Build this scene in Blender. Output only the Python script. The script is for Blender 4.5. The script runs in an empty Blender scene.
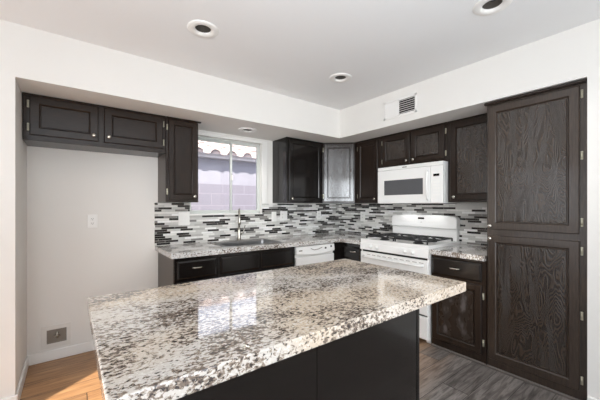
import bpy, bmesh, math, random
from mathutils import Vector, Matrix
random.seed(7)
S = bpy.context.scene
COL = S.collection
PI = math.pi

# ------------------------------------------------------------------ camera
cam_d = bpy.data.cameras.new('camera')
cam = bpy.data.objects.new('camera', cam_d); COL.objects.link(cam)
cam.location = (-3.276, -3.283, 1.301)
cam.rotation_euler = (PI/2, 0, -0.651)
cam_d.sensor_width = 36.0
cam_d.lens = 36.0*301.26/600
cam_d.shift_y = 5.47/600
cam_d.clip_start = 0.02
S.camera = cam

# ------------------------------------------------------------------ world, sun, daylight, exposure
W = bpy.data.worlds.new('world'); S.world = W; W.use_nodes = True
nt = W.node_tree; nt.nodes.clear()
sky = nt.nodes.new('ShaderNodeTexSky'); sky.sky_type = 'HOSEK_WILKIE'
sky.sun_direction = Vector((-0.69, -0.49, 0.54)).normalized(); sky.turbidity = 3.0; sky.ground_albedo = 0.5
bw = nt.nodes.new('ShaderNodeMixRGB'); bw.blend_type = 'MIX'; bw.inputs[0].default_value = 0.75
bw.inputs[2].default_value = (0.9, 0.93, 1.0, 1)
bg = nt.nodes.new('ShaderNodeBackground'); bg.inputs[1].default_value = 3.9
wo = nt.nodes.new('ShaderNodeOutputWorld')
nt.links.new(sky.outputs[0], bw.inputs[1]); nt.links.new(bw.outputs[0], bg.inputs[0]); nt.links.new(bg.outputs[0], wo.inputs[0])

sun_d = bpy.data.lights.new('sun', 'SUN'); sun_d.energy = 14.0; sun_d.angle = 0.01; sun_d.color = (1.0, 0.93, 0.82)
sun = bpy.data.objects.new('sun', sun_d); COL.objects.link(sun)
sun.rotation_euler = Vector((-0.81, -0.585, 0.63)).to_track_quat('Z', 'Y').to_euler()

def area(name, loc, aim, sx, sy, power, color=(1, 1, 1)):
    d = bpy.data.lights.new(name, 'AREA'); d.shape = 'RECTANGLE'; d.size = sx; d.size_y = sy
    d.energy = power; d.color = color
    o = bpy.data.objects.new(name, d); COL.objects.link(o); o.location = loc
    o.rotation_euler = (Vector(loc) - Vector(aim)).to_track_quat('Z', 'Y').to_euler()
    return o
# daylight comes from the sky through the patio doors and windows
# added fill lights behind the camera: one bounced off the ceiling, two narrow beams
area('bounce_fill', (-3.15, -3.75, 1.0), (-3.15, -3.75, 2.6), 1.2, 1.2, 62, (0.86, 0.95, 1.03))
a_ = area('fill_left', (-4.9, -4.4, 1.5), (-.5, -.7, 1.2), 1.8, 1.3, 7, (0.90, 0.955, 1.0)); a_.data.spread = math.radians(48)
a_ = area('fill_rear', (-3.4, -5.9, 1.5), (-1.2, -.5, 1.2), 1.8, 1.3, 10.5, (0.90, 0.955, 1.0)); a_.data.spread = math.radians(55)

S.view_settings.view_transform = 'Standard'; S.view_settings.look = 'None'
S.view_settings.gamma = 1.0; S.view_settings.exposure = -0.22
S.view_settings.use_curve_mapping = False

# ------------------------------------------------------------------ materials
def srgb(r, g, b):
    f = lambda c: ((c/255+0.055)/1.055)**2.4 if c/255 > 0.04045 else c/255/12.92
    return (f(r), f(g), f(b), 1)
class NT:
    def __init__(s, name):
        s.m = bpy.data.materials.new(name); s.m.use_nodes = True
        s.t = s.m.node_tree; s.b = s.t.nodes['Principled BSDF']
    def n(s, typ, **kw):
        o = s.t.nodes.new(typ)
        for k, v in kw.items():
            if k in o.inputs: o.inputs[k].default_value = v
            else: setattr(o, k, v)
        return o
    def l(s, a, b): s.t.links.new(a, b)
    def ramp(s, fac, stops, interp='LINEAR'):
        r = s.n('ShaderNodeValToRGB'); r.color_ramp.interpolation = interp
        e = r.color_ramp.elements
        while len(e) > 1: e.remove(e[-1])
        e[0].position, e[0].color = stops[0]
        for p, c in stops[1:]:
            x = e.new(p); x.color = c
        s.l(fac, r.inputs[0]); return r.outputs[0]
    def math(s, op, a, b=None, c=None):
        o = s.n('ShaderNodeMath'); o.operation = op
        for i, v in enumerate((a, b, c)):
            if v is None: continue
            if isinstance(v, (int, float)): o.inputs[i].default_value = v
            else: s.l(v, o.inputs[i])
        return o.outputs[0]
    def mix(s, f, a, b, blend='MIX'):
        o = s.n('ShaderNodeMixRGB'); o.blend_type = blend
        for i, v in enumerate((f, a, b)):
            if isinstance(v, (int, float)): o.inputs[i].default_value = v
            elif isinstance(v, tuple): o.inputs[i].default_value = v
            else: s.l(v, o.inputs[i])
        return o.outputs[0]
    def bump(s, h, strength, dist=0.002):
        b = s.n('ShaderNodeBump'); b.inputs['Strength'].default_value = strength; b.inputs['Distance'].default_value = dist
        s.l(h, b.inputs['Height']); s.l(b.outputs[0], s.b.inputs['Normal'])
    def set(s, color=None, rough=None, metal=None, **kw):
        if color is not None:
            if isinstance(color, tuple): s.b.inputs['Base Color'].default_value = color
            else: s.l(color, s.b.inputs['Base Color'])
        if rough is not None:
            if isinstance(rough, (int, float)): s.b.inputs['Roughness'].default_value = rough
            else: s.l(rough, s.b.inputs['Roughness'])
        if metal is not None: s.b.inputs['Metallic'].default_value = metal
        for k, v in kw.items(): s.b.inputs[k.replace('_', ' ')].default_value = v
        return s
def plain(name, col, rough=0.5, metal=0.0, noise=0.03, nscale=6.0, bump=0.0, bscale=200.0, **kw):
    q = NT(name)
    tc = q.n('ShaderNodeTexCoord')
    n = q.n('ShaderNodeTexNoise', Scale=nscale, Detail=3.0); q.l(tc.outputs['Object'], n.inputs['Vector'])
    d = tuple(max(0, c*(1-noise*2)) for c in col[:3])+(1,)
    u = tuple(min(1, c*(1+noise)) for c in col[:3])+(1,)
    q.set(q.ramp(n.outputs[0], [(0.3, d), (0.7, u)]), rough, metal, **kw)
    if bump:
        n2 = q.n('ShaderNodeTexNoise', Scale=bscale, Detail=4.0); q.l(tc.outputs['Object'], n2.inputs['Vector'])
        q.bump(n2.outputs[0], bump, 0.002)
    return q.m

M = {}
M['wall'] = plain('wall_paint', srgb(231, 228, 223), 0.75, noise=0.008, nscale=1.5, bump=0.25, bscale=90)
M['ceil'] = plain('ceiling_paint', srgb(236, 236, 236), 0.85, noise=0.008, nscale=1.2, bump=0.35, bscale=60)
M['trim'] = plain('trim_paint', srgb(240, 238, 234), 0.35, noise=0.005)
M['white'] = plain('white_enamel', srgb(240, 239, 236), 0.18, noise=0.004)
M['whitematte'] = plain('white_plastic', srgb(238, 236, 232), 0.4, noise=0.004)
M['vinyl'] = plain('window_vinyl', srgb(205, 208, 203), 0.4, noise=0.01)
M['gap'] = plain('dark_gap', srgb(24, 23, 22), 0.7)
M['blackglass'] = plain('display_glass', srgb(14, 14, 16), 0.08)
M['iron'] = plain('cast_iron', srgb(26, 26, 27), 0.5, bump=0.3, bscale=400)
M['nickel'] = plain('satin_nickel', srgb(205, 200, 190), 0.25, 1.0, noise=0.02)
M['hinge'] = plain('hinge_brass', srgb(200, 196, 178), 0.35, 0.8, noise=0.05)
M['steel'] = plain('brushed_steel', srgb(150, 150, 150), 0.32, 1.0, noise=0.05, nscale=30)
M['chrome'] = plain('faucet_nickel', srgb(170, 165, 155), 0.2, 1.0, noise=0.03)
M['boxgrey'] = plain('outlet_box_grey', srgb(132, 124, 114), 0.5)
M['baffle'] = plain('light_baffle', srgb(96, 90, 84), 0.45)
M['bulb'] = plain('lamp_lens', srgb(70, 72, 80), 0.15)
M['endpanel'] = plain('cabinet_end_reflection', srgb(74, 65, 58), 0.4, noise=0.04)  # lighter than the wood: the wall's reflection is put into this colour
M['toe'] = plain('shoe_trim', srgb(98, 91, 86), 0.4)

def wood(name, dark, light, rough, axis, panel=False, bump=0.35):
    """espresso stained oak with open grain; axis is the grain direction"""
    q = NT(name); tc = q.n('ShaderNodeTexCoord')
    mp = q.n('ShaderNodeMapping'); q.l(tc.outputs['Object'], mp.inputs[0])
    st = {'z': (1, 1, 0.09), 'h': (0.09, 0.09, 1)}[axis]
    mp.inputs['Scale'].default_value = st
    g = q.n('ShaderNodeTexNoise', Scale=130.0, Detail=5.0, Roughness=0.6); q.l(mp.outputs[0], g.inputs['Vector'])
    h = g.outputs[0]
    if panel:   # flat sawn cathedral figure: contour lines of a stretched noise
        m2 = q.n('ShaderNodeMapping'); q.l(tc.outputs['Object'], m2.inputs[0])
        m2.inputs['Scale'].default_value = (1, 1, 0.24)
        n = q.n('ShaderNodeTexNoise', Scale=6.5, Detail=3.5, Roughness=0.36, Distortion=0.25); q.l(m2.outputs[0], n.inputs['Vector'])
        w = q.math('SINE', q.math('MULTIPLY', n.outputs[0], 300.0))
        w = q.math('POWER', q.math('MULTIPLY_ADD', w, 0.5, 0.5), 2.2)
        h = q.math('ADD', q.math('MULTIPLY', w, 0.38), q.math('MULTIPLY', g.outputs[0], 0.6))
    c = q.ramp(h, [(0.3, dark), (0.75, light)])
    q.set(c, rough); q.bump(h, bump, 0.003 if panel else 0.0015)
    q.b.inputs['Coat Weight'].default_value = 0.3; q.b.inputs['Coat Roughness'].default_value = 0.08
    q.b.inputs['IOR'].default_value = 1.36 if 'smooth' in name else (1.55 if panel else 1.33)
    return q.m
DK, LT = srgb(26, 18, 13), srgb(48, 36, 28)
M['wood'] = wood('espresso_wood', DK, LT, 0.32, 'z', bump=0.25)
M['woodsheen'] = wood('espresso_wood_sheen', srgb(40, 31, 25), srgb(66, 54, 45), 0.28, 'z', bump=0.3)
M['woodsheen'].node_tree.nodes['Principled BSDF'].inputs['IOR'].default_value = 1.5
M['woodh'] = wood('espresso_wood_cross', DK, LT, 0.32, 'h', bump=0.25)
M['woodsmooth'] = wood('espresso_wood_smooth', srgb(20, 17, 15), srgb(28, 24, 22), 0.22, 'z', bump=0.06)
M['woodpanel'] = wood('espresso_oak_panel', srgb(40, 31, 24), srgb(60, 49, 40), 0.26, 'z', True, 1.0)
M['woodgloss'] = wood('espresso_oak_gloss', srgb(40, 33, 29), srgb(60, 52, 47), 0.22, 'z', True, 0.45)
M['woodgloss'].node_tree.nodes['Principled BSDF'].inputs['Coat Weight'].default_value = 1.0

def granite(name, c1, c2, amp, bias):
    q = NT(name); tc = q.n('ShaderNodeTexCoord')
    mp = q.n('ShaderNodeMapping'); q.l(tc.outputs['Object'], mp.inputs[0])
    mp.inputs['Rotation'].default_value = (0, 0, 0.45); mp.inputs['Scale'].default_value = (0.75, 1.2, 1.0)
    A = q.n('ShaderNodeTexNoise', Scale=92.0, Detail=4.0, Roughness=0.58, Distortion=0.5); q.l(mp.outputs[0], A.inputs['Vector'])
    B = q.n('ShaderNodeTexNoise', Scale=4.5, Detail=3.0, Roughness=0.55, Distortion=0.6); q.l(mp.outputs[0], B.inputs['Vector'])
    C = q.n('ShaderNodeTexNoise', Scale=2.0, Detail=2.0); q.l(mp.outputs[0], C.inputs['Vector'])
    D = q.n('ShaderNodeTexNoise', Scale=130.0, Detail=3.0, Roughness=0.6, Distortion=0.5); q.l(mp.outputs[0], D.inputs['Vector'])
    a = q.math('ADD', A.outputs[0], q.math('MULTIPLY_ADD', q.math('SUBTRACT', B.outputs[0], 0.5), amp, bias))
    cream = q.mix(q.ramp(C.outputs[0], [(0.42, (0, 0, 0, 1)), (0.6, (1, 1, 1, 1))]), c1, c2)
    taupe = srgb(152, 138, 124); grey = srgb(118, 105, 95); black = srgb(68, 61, 58)
    k = q.ramp(a, [(0.445, (0, 0, 0, 1)), (0.495, (1, 1, 1, 1))])
    c = q.mix(k, taupe, cream)
    k2 = q.ramp(a, [(0.375, (0, 0, 0, 1)), (0.41, (1, 1, 1, 1))])
    c = q.mix(k2, grey, c)
    s = q.math('ADD', D.outputs[0], q.math('MULTIPLY', q.math('SUBTRACT', a, 0.5), 0.55))
    k3 = q.ramp(s, [(0.37, (0, 0, 0, 1)), (0.395, (1, 1, 1, 1))])
    c = q.mix(k3, black, c)
    k4 = q.ramp(s, [(0.60, (0, 0, 0, 1)), (0.68, (1, 1, 1, 1))])
    c = q.mix(k4, c, srgb(228, 224, 218))
    q.set(c, 0.05); q.b.inputs['IOR'].default_value = 2.1
    return q.m
M['granite'] = granite('granite', srgb(209, 203, 196), srgb(212, 195, 174), .62, -.008); M['granite_grey'] = granite('granite_grey', srgb(214, 215, 215), srgb(213, 211, 207), .4, -.03)

def backsplash():
    q = NT('mosaic_strips'); tc = q.n('ShaderNodeNewGeometry')
    sp = q.n('ShaderNodeSeparateXYZ'); q.l(tc.outputs['Position'], sp.inputs[0])
    u = q.math('SUBTRACT', sp.outputs[0], sp.outputs[1]); z = sp.outputs[2]
    H = 0.0225; L = 0.13
    rz = q.math('DIVIDE', z, H); row = q.math('FLOOR', rz); fz = q.math('FRACT', rz)
    wn = q.n('ShaderNodeTexWhiteNoise'); wn.noise_dimensions = '1D'; q.l(row, wn.inputs['W'])
    # strips step along in an interlocking stagger
    off = q.math('ADD', q.math('MULTIPLY', row, 0.37), q.math('MULTIPLY', wn.outputs['Value'], 0.35))
    ru = q.math('ADD', q.math('DIVIDE', u, L), off); cu = q.math('FLOOR', ru); fu = q.math('FRACT', ru)
    cb = q.n('ShaderNodeCombineXYZ'); q.l(cu, cb.inputs[0]); q.l(row, cb.inputs[1])
    w2 = q.n('ShaderNodeTexWhiteNoise'); w2.noise_dimensions = '2D'; q.l(cb.outputs[0], w2.inputs['Vector'])
    tone = w2.outputs['Value']
    c = q.ramp(tone, [(0, srgb(50, 46, 44)), (0.10, srgb(30, 28, 27)), (0.27, srgb(134, 131, 127)), (0.38, srgb(204, 202, 197)),
                      (0.58, srgb(232, 230, 225)), (0.80, srgb(184, 181, 176)), (0.90, srgb(242, 241, 238))], 'CONSTANT')
    # marble like veining in the stone strips
    n = q.n('ShaderNodeTexNoise', Scale=40.0, Detail=4.0); q.l(tc.outputs['Position'], n.inputs['Vector'])
    c = q.mix(0.25, c, q.mix(1.0, c, q.ramp(n.outputs[0], [(0.3, (0.6, 0.6, 0.6, 1)), (0.7, (1, 1, 1, 1))]), 'MULTIPLY'))
    gz = q.math('LESS_THAN', q.math('ABSOLUTE', q.math('SUBTRACT', fz, 0.5)), 0.455)
    gu = q.math('LESS_THAN', q.math('ABSOLUTE', q.math('SUBTRACT', fu, 0.5)), 0.492)
    g = q.math('MULTIPLY', gz, gu)
    c = q.mix(g, srgb(196, 193, 188), c)
    glass = q.math('LESS_THAN', tone, 0.38)
    q.set(c, q.math('SUBTRACT', 0.42, q.math('MULTIPLY', glass, 0.3)))
    q.bump(g, 0.5, 0.001)
    return q.m
M['mosaic'] = backsplash()

def planks():
    q = NT('plank_floor'); tc = q.n('ShaderNodeNewGeometry')
    sp = q.n('ShaderNodeSeparateXYZ'); q.l(tc.outputs['Position'], sp.inputs[0])
    WD, LN = 0.18, 1.25
    ry = q.math('DIVIDE', sp.outputs[1], WD); row = q.math('FLOOR', ry); fy = q.math('FRACT', ry)
    wn = q.n('ShaderNodeTexWhiteNoise'); wn.noise_dimensions = '1D'; q.l(row, wn.inputs['W'])
    rx = q.math('ADD', q.math('DIVIDE', sp.outputs[0], LN), wn.outputs['Value']); cx = q.math('FLOOR', rx); fx = q.math('FRACT', rx)
    cb = q.n('ShaderNodeCombineXYZ'); q.l(cx, cb.inputs[0]); q.l(row, cb.inputs[1])
    w2 = q.n('ShaderNodeTexWhiteNoise'); w2.noise_dimensions = '2D'; q.l(cb.outputs[0], w2.inputs['Vector'])
    cc = q.n('ShaderNodeCombineXYZ')
    q.l(q.math('MULTIPLY', sp.outputs[0], 2.4), cc.inputs[0]); q.l(q.math('MULTIPLY', sp.outputs[1], 24.0), cc.inputs[1]); q.l(q.math('MULTIPLY', w2.outputs['Value'], 20.0), cc.inputs[2])
    n = q.n('ShaderNodeTexNoise', Scale=1.6, Detail=6.0, Roughness=0.62, Distortion=0.7); q.l(cc.outputs[0], n.inputs['Vector'])
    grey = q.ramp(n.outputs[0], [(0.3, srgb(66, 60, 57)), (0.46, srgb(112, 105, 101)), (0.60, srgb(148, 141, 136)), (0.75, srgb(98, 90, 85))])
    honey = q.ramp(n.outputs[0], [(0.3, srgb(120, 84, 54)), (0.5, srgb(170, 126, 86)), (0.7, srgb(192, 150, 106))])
    # one floor: the warmer light at back left is painted into the boards' colour
    warm_light = q.math('SUBTRACT', q.math('ADD', q.math('MULTIPLY', sp.outputs[1], 1.2), q.math('MULTIPLY', sp.outputs[0], -0.25)), -2.2)
    warm_light = q.math('ADD', warm_light, q.math('MULTIPLY', q.math('SUBTRACT', w2.outputs['Value'], 0.5), 0.3))
    k = q.ramp(warm_light, [(0.0, (0, 0, 0, 1)), (0.55, (1, 1, 1, 1))])
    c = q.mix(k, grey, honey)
    tone = q.ramp(w2.outputs['Value'], [(0, (0.75, 0.75, 0.75, 1)), (1, (1.1, 1.1, 1.1, 1))])
    c = q.mix(1.0, c, tone, 'MULTIPLY')
    g = q.math('MULTIPLY', q.math('LESS_THAN', q.math('ABSOLUTE', q.math('SUBTRACT', fy, 0.5)), 0.49),
               q.math('LESS_THAN', q.math('ABSOLUTE', q.math('SUBTRACT', fx, 0.5)), 0.498))
    c = q.mix(g, srgb(38, 32, 28), c)
    q.set(c, 0.34); q.bump(n.outputs[0], 0.12, 0.002)
    return q.m
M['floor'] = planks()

def glass():
    q = NT('window_glass'); t = q.t
    tr = q.n('ShaderNodeBsdfTransparent'); tr.inputs[0].default_value = (0.94, 0.95, 0.98, 1)
    gl = q.n('ShaderNodeBsdfGlossy', Roughness=0.02); fr = q.n('ShaderNodeFresnel', IOR=1.45)
    mx = q.n('ShaderNodeMixShader'); q.l(fr.outputs[0], mx.inputs[0]); q.l(tr.outputs[0], mx.inputs[1]); q.l(gl.outputs[0], mx.inputs[2])
    q.l(mx.outputs[0], t.nodes['Material Output'].inputs[0]); return q.m
M['glass'] = glass()

def blockwall():
    q = NT('block_wall'); tc = q.n('ShaderNodeTexCoord')
    mp = q.n('ShaderNodeMapping'); mp.inputs['Rotation'].default_value = (PI/2, 0, 0); q.l(tc.outputs['Object'], mp.inputs[0])
    br = q.n('ShaderNodeTexBrick'); q.l(mp.outputs[0], br.inputs['Vector'])
    br.inputs['Color1'].default_value = srgb(134, 129, 138); br.inputs['Color2'].default_value = srgb(130, 126, 135); br.inputs['Mortar'].default_value = srgb(148, 144, 152)
    br.inputs['Scale'].default_value = 1.0; br.inputs['Brick Width'].default_value = 0.4; br.inputs['Row Height'].default_value = 0.2; br.inputs['Mortar Size'].default_value = 0.007
    q.set(br.outputs[0], 0.9); return q.m
M['block'] = blockwall()
M['stucco'] = plain('stucco', srgb(160, 158, 166), 0.9, noise=0.03, bump=0.4, bscale=60)
M['fascia'] = plain('fascia_paint', srgb(190, 184, 186), 0.7)
M['tile'] = plain('clay_roof_tile', srgb(188, 170, 162), 0.85, noise=0.15, nscale=5, bump=0.3, bscale=40)
M['tile_end_shade'] = plain('shaded_tile_end', srgb(120, 110, 112), 0.9)
M['ground'] = plain('gravel', srgb(150, 138, 124), 0.95, noise=0.15, nscale=30)

# ------------------------------------------------------------------ mesh helpers
class MB:
    def __init__(s): s.bm = bmesh.new(); s.mi = 0
    def quad(s, pts):
        f = s.bm.faces.new([s.bm.verts.new(p) for p in pts]); f.material_index = s.mi; return f
    def box(s, x0, x1, y0, y1, z0, z1, bev=0.0, seg=1, mat=None):
        t = bmesh.new(); bmesh.ops.create_cube(t, size=1.0)
        for v in t.verts:
            v.co = Vector((x0+(v.co.x+.5)*(x1-x0), y0+(v.co.y+.5)*(y1-y0), z0+(v.co.z+.5)*(z1-z0)))
        if bev > 0:
            bmesh.ops.bevel(t, geom=t.edges[:], offset=bev, segments=seg, profile=0.5, affect='EDGES')
        s.merge(t, mat); return s
    def merge(s, t, mat=None):
        mp = {}
        for v in t.verts: mp[v] = s.bm.verts.new(mat @ v.co if mat is not None else v.co)
        for f in t.faces:
            try:
                g = s.bm.faces.new([mp[v] for v in f.verts]); g.material_index = s.mi; g.smooth = f.smooth
            except ValueError: pass
        t.free()
    def tube(s, pts, r, n=10, caps=True, closed=False):
        pts = [Vector(p) for p in pts]; rs = r if isinstance(r, (list, tuple)) else [r]*len(pts)
        rings = []; up = None
        N = len(pts)
        for i, p in enumerate(pts):
            if closed: d = (pts[(i+1) % N]-pts[i-1])
            else: d = pts[min(i+1, N-1)]-pts[max(i-1, 0)]
            d.normalize()
            if up is None: up = Vector((0, 0, 1)) if abs(d.z) < 0.9 else Vector((1, 0, 0))
            a = d.cross(up).normalized(); up = a.cross(d).normalized()
            rings.append([s.bm.verts.new(p+(a*math.cos(2*PI*k/n)+up*math.sin(2*PI*k/n))*rs[i]) for k in range(n)])
        for i in range(N if closed else N-1):
            A, B = rings[i], rings[(i+1) % N]
            for k in range(n):
                f = s.bm.faces.new([A[k], A[(k+1) % n], B[(k+1) % n], B[k]]); f.smooth = True; f.material_index = s.mi
        if caps and not closed:
            for rg in (rings[0][::-1], rings[-1]):
                f = s.bm.faces.new(rg); f.material_index = s.mi
        return s
    def lathe(s, prof, mat=None, n=20, cap=True):
        """profile of (radius, height) about local z"""
        mat = mat or Matrix()
        rings = []
        for r, h in prof:
            if r < 1e-6: rings.append([s.bm.verts.new(mat @ Vector((0, 0, h)))])
            else: rings.append([s.bm.verts.new(mat @ Vector((r*math.cos(2*PI*k/n), r*math.sin(2*PI*k/n), h))) for k in range(n)])
        for A, B in zip(rings, rings[1:]):
            for k in range(n):
                if len(A) == 1 and len(B) == 1: continue
                if len(A) == 1: vs = [A[0], B[(k+1) % n], B[k]]
                elif len(B) == 1: vs = [A[k], A[(k+1) % n], B[0]]
                else: vs = [A[k], A[(k+1) % n], B[(k+1) % n], B[k]]
                f = s.bm.faces.new(vs); f.smooth = True; f.material_index = s.mi
        return s
    def prism(s, poly, z0, z1, bev=0.0):
        """poly: list of (x,y) ccw, extruded from z0 to z1"""
        t = bmesh.new()
        f = t.faces.new([t.verts.new((x, y, z0)) for x, y in poly])
        r = bmesh.ops.extrude_face_region(t, geom=[f])
        for v in r['geom']:
            if isinstance(v, bmesh.types.BMVert): v.co.z = z1
        bmesh.ops.recalc_face_normals(t, faces=t.faces[:])
        if bev: bmesh.ops.bevel(t, geom=t.edges[:], offset=bev, segments=2, profile=0.5, affect='EDGES')
        s.merge(t); return s

def wloc(o):
    m = Matrix()
    chain = []
    while o is not None: chain.append(o); o = o.parent
    for c in reversed(chain): m = m @ c.matrix_basis
    return m
def obj(name, mb, mats, parent=None, world=True, base=True):
    """link ONE mesh object; vertices are given in world space (world=True) or in the parent's space"""
    bm = mb.bm if isinstance(mb, MB) else mb
    bmesh.ops.remove_doubles(bm, verts=bm.verts[:], dist=1e-6)
    bmesh.ops.recalc_face_normals(bm, faces=bm.faces[:])
    if parent is not None:
        if world: bmesh.ops.transform(bm, matrix=wloc(parent).inverted(), verts=bm.verts[:])
        loc = Vector((0, 0, 0))
    else:
        xs = [v.co.x for v in bm.verts]; ys = [v.co.y for v in bm.verts]; zs = [v.co.z for v in bm.verts]
        loc = Vector(((min(xs)+max(xs))/2, (min(ys)+max(ys))/2, min(zs))) if base else Vector((0, 0, 0))
        bmesh.ops.translate(bm, verts=bm.verts[:], vec=-loc)
    me = bpy.data.meshes.new(name); bm.to_mesh(me); bm.free()
    o = bpy.data.objects.new(name, me); COL.objects.link(o)
    o.location = loc
    for m in (mats if isinstance(mats, (list, tuple)) else [mats]): me.materials.append(m)
    if parent is not None: o.parent = parent
    return o
def tag(o, label=None, cat=None, group=None, kind=None):
    if label: o['label'] = label
    if cat: o['category'] = cat
    if group: o['group'] = group
    if kind: o['kind'] = kind
    return o
def thing(name, label, cat, loc, rotz=0.0, group=None):
    o = bpy.data.objects.new(name, None); COL.objects.link(o); o.empty_display_size = 0.1
    o.location = loc; o.rotation_euler = (0, 0, rotz)
    return tag(o, label, cat, group)
def struct(name, mb, m, **k):
    return tag(obj(name, mb, m, **k), kind='structure')
def boxo(name, b, m, parent=None, bev=0.0, seg=1):
    return obj(name, MB().box(*b, bev=bev, seg=seg), m, parent)
def frame(origin, u, n):
    """matrix from (a, d, z) = (along the face, out of the face, up) to the world"""
    u = Vector(u).normalized(); n = Vector(n).normalized(); z = Vector((0, 0, 1)); o = Vector(origin)
    return Matrix(((u.x, n.x, z.x, o.x), (u.y, n.y, z.y, o.y), (u.z, n.z, z.z, o.z), (0, 0, 0, 1)))

# ------------------------------------------------------------------ room shell
XA, XL, YF, YR = -3.558, -5.6, -0.638, -6.5       # alcove side, far left wall, soffit face, rear wall
XS = -0.643                                        # face of right soffit and right wall
HS, HC = 2.127, 2.470
YP0, YP1 = -2.263, -2.863                          # pantry

def holed_plane(mb, outer, holes, z, down=True):
    bm = bmesh.new()
    def ring(pts):
        vs = [bm.verts.new((x, y, z)) for x, y in pts]
        return [bm.edges.new((vs[i], vs[(i+1) % len(vs)])) for i in range(len(vs))]
    ed = ring(outer)
    for h in holes: ed += ring(h)
    bmesh.ops.triangle_fill(bm, use_beauty=True, use_dissolve=False, edges=ed)
    mb.merge(bm)
def circ(x, y, r, n=32): return [(x+r*math.cos(2*PI*k/n), y+r*math.sin(2*PI*k/n)) for k in range(n)]

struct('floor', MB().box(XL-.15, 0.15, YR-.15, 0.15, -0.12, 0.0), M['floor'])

LIGHTS = [(-2.577, -1.306, HC), (-1.312, -1.316, HC), (-1.325, -2.567, HC), (-1.735, -0.312, HS)]
cm = MB()
holed_plane(cm, [(XL, YR), (0, YR), (0, 0), (XL, 0)], [circ(x, y, .083) for x, y, z in LIGHTS[:3]], HC)
cm.box(XL-.15, 0.15, YR-.15, 0.15, HC+0.14, HC+0.26)
struct('ceiling', cm, M['ceil'])

WX0, WX1, WZ0, WZ1 = -2.262, -1.372, 1.205, 2.072   # window opening
wb = MB()
wb.box(XA-.12, WX0, 0, 0.15, 0, HC+.14); wb.box(WX1, 0.15, 0, 0.15, 0, HC+.14)
wb.box(WX0, WX1, 0, 0.15, 0, WZ0); wb.box(WX0, WX1, 0, 0.15, WZ1, HC+.14)
struct('wall_back', wb, M['wall'])
# the wall left of the alcove, with the alcove's return
wl = MB()
wl.prism([(XL, YF), (XA, YF), (XA, 0), (XA-.12, 0), (XA-.12, YF+.13), (XL, YF+.13)], 0, HC+.14)
struct('wall_left', wl, M['wall'])
wr = MB(); wr.box(0, 0.15, YP1, 0, 0, HC+.14); wr.box(XS, 0.15, YR, YP1, 0, HC+.14)
struct('wall_right', wr, M['wall'])
# dropped soffits (one mesh: face, underside)
sf = MB()
sf.quad([(XA, YF, HS), (XS, YF, HS), (XS, YF, HC), (XA, YF, HC)])
sf.quad([(XS, YF, HS), (XS, YP1, HS), (XS, YP1, HC), (XS, YF, HC)])
holed_plane(sf, [(XA, 0), (XA, YF), (XS, YF), (XS, YP1), (0, YP1), (0, 0)], [circ(LIGHTS[3][0], LIGHTS[3][1], .083)], HS)
sf.quad([(XA, YF, HC), (XS, YF, HC), (XS, 0, HC), (XA, 0, HC)])
sf.quad([(XS, YP1, HC), (0, YP1, HC), (0, 0, HC), (XS, 0, HC)])
struct('wall_soffit', sf, M['wall'])
# the far side of the adjoining room: glazed patio openings
w = MB()
OY0, OY1 = -4.2, -0.80
PY0, PY1 = -2.20, -1.98      # pier between patio door and window
w.box(XL-.15, XL, YR, OY0, 0, HC+.14); w.box(XL-.15, XL, OY1, 0.0, 0, HC+.14); w.box(XL-.15, XL, OY0, OY1, 2.1, HC+.14)
w.box(XL-.15, XL, PY0, PY1, 0, 2.1); w.box(XL-.15, XL, PY1, OY1, 0, .95)
struct('wall_far_left', w, M['wall'])
w = MB()
RX0, RX1 = -5.5, -1.5
w.box(XL-.15, RX0, YR-.15, YR, 0, HC+.14); w.box(RX1, 0.15, YR-.15, YR, 0, HC+.14); w.box(RX0, RX1, YR-.15, YR, 2.25, HC+.14); w.box(RX0, RX1, YR-.15, YR, 0, .1)
struct('wall_rear', w, M['wall'])
d1 = MB()
for y in (OY0, -3.22, PY0-.06): d1.box(XL-.1, XL-.04, y, y+.06, 0, 2.1)
d1.box(XL-.1, XL-.04, OY0, PY0, 2.04, 2.1); d1.box(XL-.1, XL-.04, OY0, PY0, 0, .05)
struct('door_1', d1, M['trim'])
d1 = MB()
for y in (PY1, OY1-.06): d1.box(XL-.1, XL-.04, y, y+.06, .95, 2.1)
d1.box(XL-.1, XL-.04, PY1, OY1, 2.04, 2.1); d1.box(XL-.1, XL-.04, PY1, OY1, .95, 1.01)
struct('window_3', d1, M['trim'])
d2 = MB()
for x in (RX0, -3.93, -2.73, RX1-.06): d2.box(x, x+.06, YR-.1, YR-.04, .1, 2.25)
d2.box(RX0, RX1, YR-.1, YR-.04, 2.19, 2.25); d2.box(RX0, RX1, YR-.1, YR-.04, .1, .16)
struct('window_2', d2, M['trim'])

# baseboards
struct('baseboard_back', MB().box(XA, -2.575, -0.013, 0, 0, 0.086, bev=.004), M['trim'])
bl = MB(); bl.box(XA, XA+.013, YF, -.013, 0, .086, bev=.004); bl.box(XL, XA+.013, YF-.013, YF, 0, .086, bev=.004)
struct('baseboard_left', bl, M['trim'])
struct('baseboard_right', MB().box(XS-.013, XS, YR, YP1-.0, 0, .086, bev=.004), M['trim'])

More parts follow.
